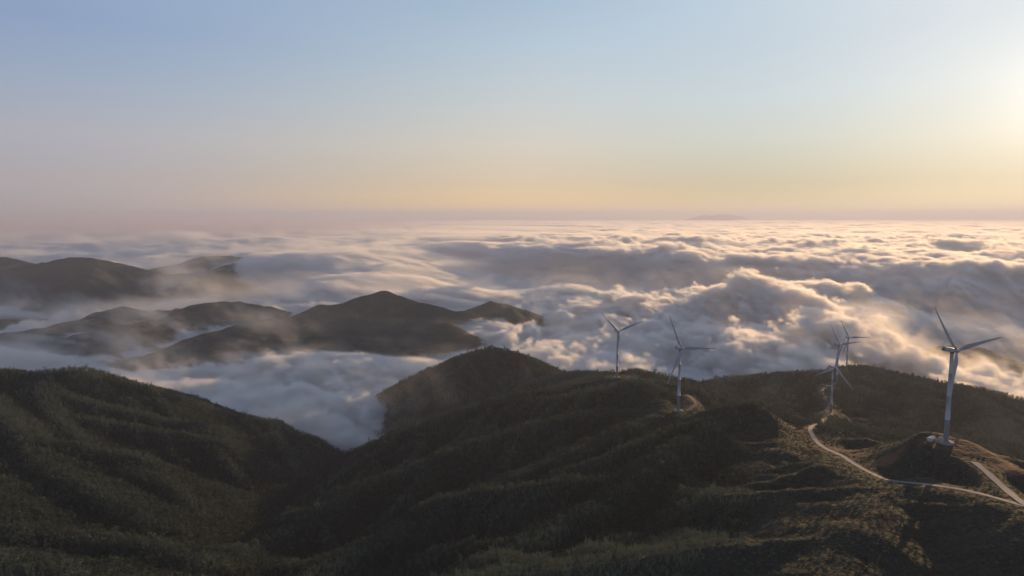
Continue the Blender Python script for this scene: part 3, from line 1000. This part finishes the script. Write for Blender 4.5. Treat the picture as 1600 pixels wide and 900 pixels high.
def blade_mesh():
    """blade along +Z from the hub centre, rotor axis = -Y (upwind), pre-bent upwind"""
    V, Fc = [], []
    st = [(1.4, 1.9, 1.0, 0), (3, 1.9, 1.0, 0), (5, 2.3, .72, 14), (8, 3.2, .42, 16), (11.5, 3.9, .28, 13), (16, 3.6, .23, 10), (22, 3.0, .2, 7), (29, 2.4, .18, 4.5), (36, 1.85, .17, 3), (43, 1.4, .16, 1.5), (49, 1.05, .16, .5), (53, .75, .15, 0), (55.3, .42, .15, 0), (56, .08, .2, 0)]
    n = 14
    for z, ch, th, tw in st:
        ch = ch * (1.28 if th < .9 else 1.0)
        t = z / BL
        off = -2.6 * t ** 2.2 - z * math.tan(R(3.5))
        for k in range(n):
            a_ = 2 * math.pi * k / n
            x = math.cos(a_) * ch * .5
            y = math.sin(a_) * ch * .5 * th * (1 if th > .9 else (.75 + .45 * math.cos(a_)))
            x -= ch * (.18 if th < .9 else 0)
            c_, s_ = math.cos(R(tw)), math.sin(R(tw))
            V.append((x * c_ - y * s_, x * s_ + y * c_ + off, z))
    for i in range(len(st) - 1):
        for k in range(n): Fc.append((i * n + k, i * n + (k + 1) % n, (i + 1) * n + (k + 1) % n, (i + 1) * n + k))
    Fc.append(tuple(range(n))[::-1]); Fc.append(tuple(range((len(st) - 1) * n, len(st) * n)))
    return V, Fc


def make_turbine():
    root = empty('wind_turbine', (0, 0, 0))
    V, Fc = lathe([(7.0, -1.5), (7.0, .25), (6.7, .42), (3.0, .95), (2.9, 1.1)], 36)
    mesh_obj('foundation', V, Fc, m_conc, root, smooth=False)
    prof = []
    for z0_, z1_ in ((1.05, 22), (22, 45), (45, 67), (67, 87.2)):
        rr_ = lambda z: 2.35 - (2.35 - 1.45) * (z / 87.2)
        prof += [(rr_(z0_), z0_), (rr_(z1_) , z1_ - .16), (rr_(z1_) + .05, z1_ - .14), (rr_(z1_) + .05, z1_ - .02)]
    V, Fc = lathe(prof)
    tw = mesh_obj('tower', V, Fc, m_white, root)
    V, Fc = [], []
    boxv(-.5, .5, -2.48, -2.2, 2.6, 4.9, V, Fc)
    mesh_obj('door', V, Fc, m_steel, tw, smooth=False)
    V, Fc = [], []
    for k in range(6): boxv(-.7, .7, -2.7 - .35 * (6 - k), -2.36 - .35 * (6 - k), 0.6, 0.85 + k * .3, V, Fc)
    mesh_obj('steps', V, Fc, m_steel, tw, smooth=False)
    # nacelle, its nose towards -Y
    V, Fc = [], []
    secs = [(-2.4, 1.45, 1.5), (-1.6, 1.75, 1.75), (0, 1.9, 1.95), (6.5, 1.9, 1.95), (8.8, 1.75, 1.8), (9.6, 1.35, 1.5)]
    n = 16
    for y, hw, hh in secs:
        for k in range(n):
            a_ = 2 * math.pi * k / n
            c_, s_ = math.cos(a_), math.sin(a_)
            V.append((math.copysign(abs(c_) ** .45, c_) * hw, y, math.copysign(abs(s_) ** .45, s_) * hh + .1 - (.15 * y / 9.6)))
    for i in range(len(secs) - 1):
        for k in range(n): Fc.append((i * n + (k + 1) % n, i * n + k, (i + 1) * n + k, (i + 1) * n + (k + 1) % n))
    Fc.append(tuple(range(n))); Fc.append(tuple(range((len(secs) - 1) * n, len(secs) * n))[::-1])
    nac = mesh_obj('nacelle', V, Fc, m_nac, root)
    nac.location = (0, 0, HUBZ - .4)
    for s_ in (-1, 1):
        V, Fc = [], []
        for k in range(5): boxv(1.84 * s_ - .1, 1.84 * s_ + .1, 5.6 + k * .62, 6.0 + k * .62, -.9, .95, V, Fc)
        mesh_obj('vent', V, Fc, m_dark, nac, smooth=False)
    V, Fc = [], []
    boxv(-1.0, 1.0, 6.6, 8.2, 1.9, 2.55, V, Fc); boxv(-.05, .05, 8.6, 8.7, 1.5, 3.6, V, Fc); boxv(-.5, .5, 8.6, 8.7, 3.5, 3.6, V, Fc)
    mesh_obj('wind_vane', V, Fc, m_dark, nac, smooth=False)
    V, Fc = lathe([(1.75, 86.9), (1.75, 87.7), (1.7, 87.9)])
    mesh_obj('yaw_ring', V, Fc, m_dark, root)
    # hub and spinner: axis along -Y tilted up
    V, Fc = lathe([(1.55, -2.1), (1.9, -1.5), (1.95, .6), (1.7, 1.5), (1.1, 2.3), (.35, 2.75), (.05, 2.8)])
    hub = mesh_obj('hub', xf(V, Matrix.Rotation(math.pi / 2, 4, 'X')), Fc, m_nac, root)
    hub.location = (0, -4.6, HUBZ)
    for k in range(3):
        V, Fc = blade_mesh()
        b = mesh_obj('blade', V, Fc, m_blade, hub)
        b.rotation_euler = (0, k * 2 * math.pi / 3, 0)
    return root


proto = make_turbine()


def copy_tree(o, parent=None):
    c = o.copy(); COL.objects.link(c)
    if parent: c.parent = parent
    for ch in list(o.children): copy_tree(ch, c)
    return c


def proj(P):
    x, y, z = P[0], P[1], P[2] - CZ
    d = y * CP - z * SP
    return 800 + 1067 * x / d, 450 - 1067 * (y * SP + z * CP) / d


labels = [
    'largest and nearest white wind turbine, on the bare earth knoll at right',
    'white wind turbine beside the red earth cutting on the central ridge',
    'leftmost white wind turbine, on the far crest of the central ridge',
    'white wind turbine standing lower and in front of the close pair at right',
    'left turbine of the close pair, half behind the lower turbine',
    'right turbine of the close pair, on the skyline of the far right ridge']
TP = [  # hub pixel, tips, yaw (direction the rotor faces, degrees clockwise from +Y), rotor phase
    dict(hub=(1492, 548), tips=[(1455, 475), (1560, 528)]),
    dict(hub=(1064, 545), tips=[(1043, 490), (1120, 545), (1047, 592)]),
    dict(hub=(966, 518), tips=[(937, 488), (1003, 501)]),
    dict(hub=(1303.3, 574.4), tips=[(1275.5, 581), (1339, 605.5)]),
    dict(hub=(1310.4, 539), tips=[(1295, 505.5), (1343, 534)]),
    dict(hub=(1325.6, 527.8), tips=[(1311.8, 497.3), (1359, 525.5)])]


def tips_of(base, yaw, ph, s):
    """predicted hub and tip pixels"""
    az = R(yaw)
    Rz = Matrix.Rotation(math.pi - az, 4, 'Z')     # local -Y -> (sin az, cos az)
    Mh = Matrix.Translation((0, -4.6, HUBZ)) @ Matrix.Rotation(-TILT, 4, 'X')
    out = [proj(Vector(base) + (Rz @ (Mh @ Vector((0, 0, 0)))) * s)]
    for k in range(3):
        M = Mh @ Matrix.Rotation(ph + k * 2 * math.pi / 3, 4, 'Y')
        out.append(proj(Vector(base) + (Rz @ (M @ Vector((0, -2.6 - BL * math.tan(R(3.5)), BL)))) * s))
    return out


for k, (t, q, lab) in enumerate(zip(TURB, TP, labels)):
    base = Vector((t['p'][0], t['p'][1], t['p'][2] - .25))
    best = None
    hubpx = tips_of(base, 160, 0, 1)[0]
    s = (t['base'][1] - q['hub'][1]) / (t['base'][1] - hubpx[1])
    for yaw in range(120, 216, 3):
        for ph in range(0, 120, 2):
            pr = tips_of(base, yaw, R(ph), s)
            e = 0
            for tp in q['tips']:
                d_ = (tp[0] - q['hub'][0], tp[1] - q['hub'][1])
                e += min((p[0] - pr[0][0] - d_[0]) ** 2 + (p[1] - pr[0][1] - d_[1]) ** 2 for p in pr[1:])
            e += .02 * (yaw - 165) ** 2 * s
            if best is None or e < best[0]: best = (e, yaw, ph)
    print('turbine', k, 'scale %.2f' % s, best)
    o = proto if k == 0 else copy_tree(proto)
    o.location = base; o.scale = (s, s, s)
    o.rotation_euler = (0, 0, math.pi - R(best[1]))
    for ch in o.children:
        if ch.name.startswith('hub'): ch.rotation_euler = (Matrix.Rotation(-TILT, 4, 'X') @ Matrix.Rotation(R(best[2]), 4, 'Y')).to_euler()
    tag(o, lab, 'wind turbine', 'wind turbines along the mountain ridges')

# ------------------------------------------------------------------ small site structures
m_roofw = paint('white_sheet_metal', (.55, .56, .58), .5, .15)
m_cab = paint('cabinet_paint', (.42, .43, .43), .5, .2)


def gz(x, y): return float(sample(NEAR, NH, x, y))


def cabinet(px, py, Y, rot, label, s=1.0):
    x, y, _ = at(px, py, Y)
    root = empty('transformer_cabinet', (x, y, gz(x, y)))
    V, Fc = [], []; boxv(-2.2, 2.2, -1.6, 1.6, -1.0, .25, V, Fc); mesh_obj('plinth', V, Fc, m_conc, root, smooth=False)
    V, Fc = [], []; boxv(-1.8, 1.8, -1.2, 1.2, .25, 2.5, V, Fc); b = mesh_obj('body', V, Fc, m_cab, root, smooth=False)
    for sx in (-.85, .85):
        V, Fc = [], []; boxv(sx - .75, sx + .75, -1.26, -1.2, .4, 2.3, V, Fc); mesh_obj('door', V, Fc, m_steel, b, smooth=False)
    V = [(-2, -1.4, 2.5), (2, -1.4, 2.5), (2, 1.4, 2.5), (-2, 1.4, 2.5), (-2, 0, 3.0), (2, 0, 3.0)]
    mesh_obj('roof', V, [(0, 3, 2, 1), (0, 1, 5, 4), (2, 3, 4, 5), (1, 2, 5), (3, 0, 4)], m_roofw, root, smooth=False)
    root.rotation_euler = (0, 0, R(rot)); root.scale = (s, s, s)
    tag(root, label, 'cabinet', 'transformer cabinets beside the turbines')


def shed(px, py, Y, rot, L_, W_, label):
    x, y, _ = at(px, py, Y)
    root = empty('site_shed', (x, y, gz(x, y)))
    h = 2.6
    V, Fc = [], []; boxv(-L_ / 2, L_ / 2, -W_ / 2, W_ / 2, -1.0, h, V, Fc); w = mesh_obj('wall', V, Fc, m_cab, root, smooth=False)
    V, Fc = [], []; boxv(-.5, .5, -W_ / 2 - .05, -W_ / 2, 0, 2.1, V, Fc); mesh_obj('door', V, Fc, m_steel, w, smooth=False)
    for sx in (-.28, .28):
        V, Fc = [], []; boxv(L_ * sx - .55, L_ * sx + .55, -W_ / 2 - .05, -W_ / 2, 1.1, 2.0, V, Fc); mesh_obj('window', V, Fc, m_dark, w, smooth=False)
    a_, b_ = L_ / 2 + .4, W_ / 2 + .5
    V = [(-a_, -b_, h), (a_, -b_, h), (a_, b_, h), (-a_, b_, h), (-a_, 0, h + 1.3), (a_, 0, h + 1.3)]
    mesh_obj('roof', V, [(0, 3, 2, 1), (0, 1, 5, 4), (2, 3, 4, 5), (1, 2, 5), (3, 0, 4)], m_roofw, root, smooth=False)
    root.rotation_euler = (0, 0, R(rot))
    tag(root, label, 'shed')


shed(1455, 688, 662, 35, 8.5, 4.5, 'white roofed shed on the knoll beside the nearest wind turbine')
cabinet(1470, 687, 664, 10, 'small pale cabinet at the left foot of the largest wind turbine')
cabinet(1290, 644, 1300, 20, 'small white cabinet by the base of the lower turbine at right', 1.3)
shed(1286, 598, 1630, 10, 12, 5, 'long white hut left of the close turbine pair, on the ridge top')
shed(1295, 605, 1570, -15, 10, 4.5, 'white hut just below the long hut on the turbine ridge')
print('built', time.time() - T0)
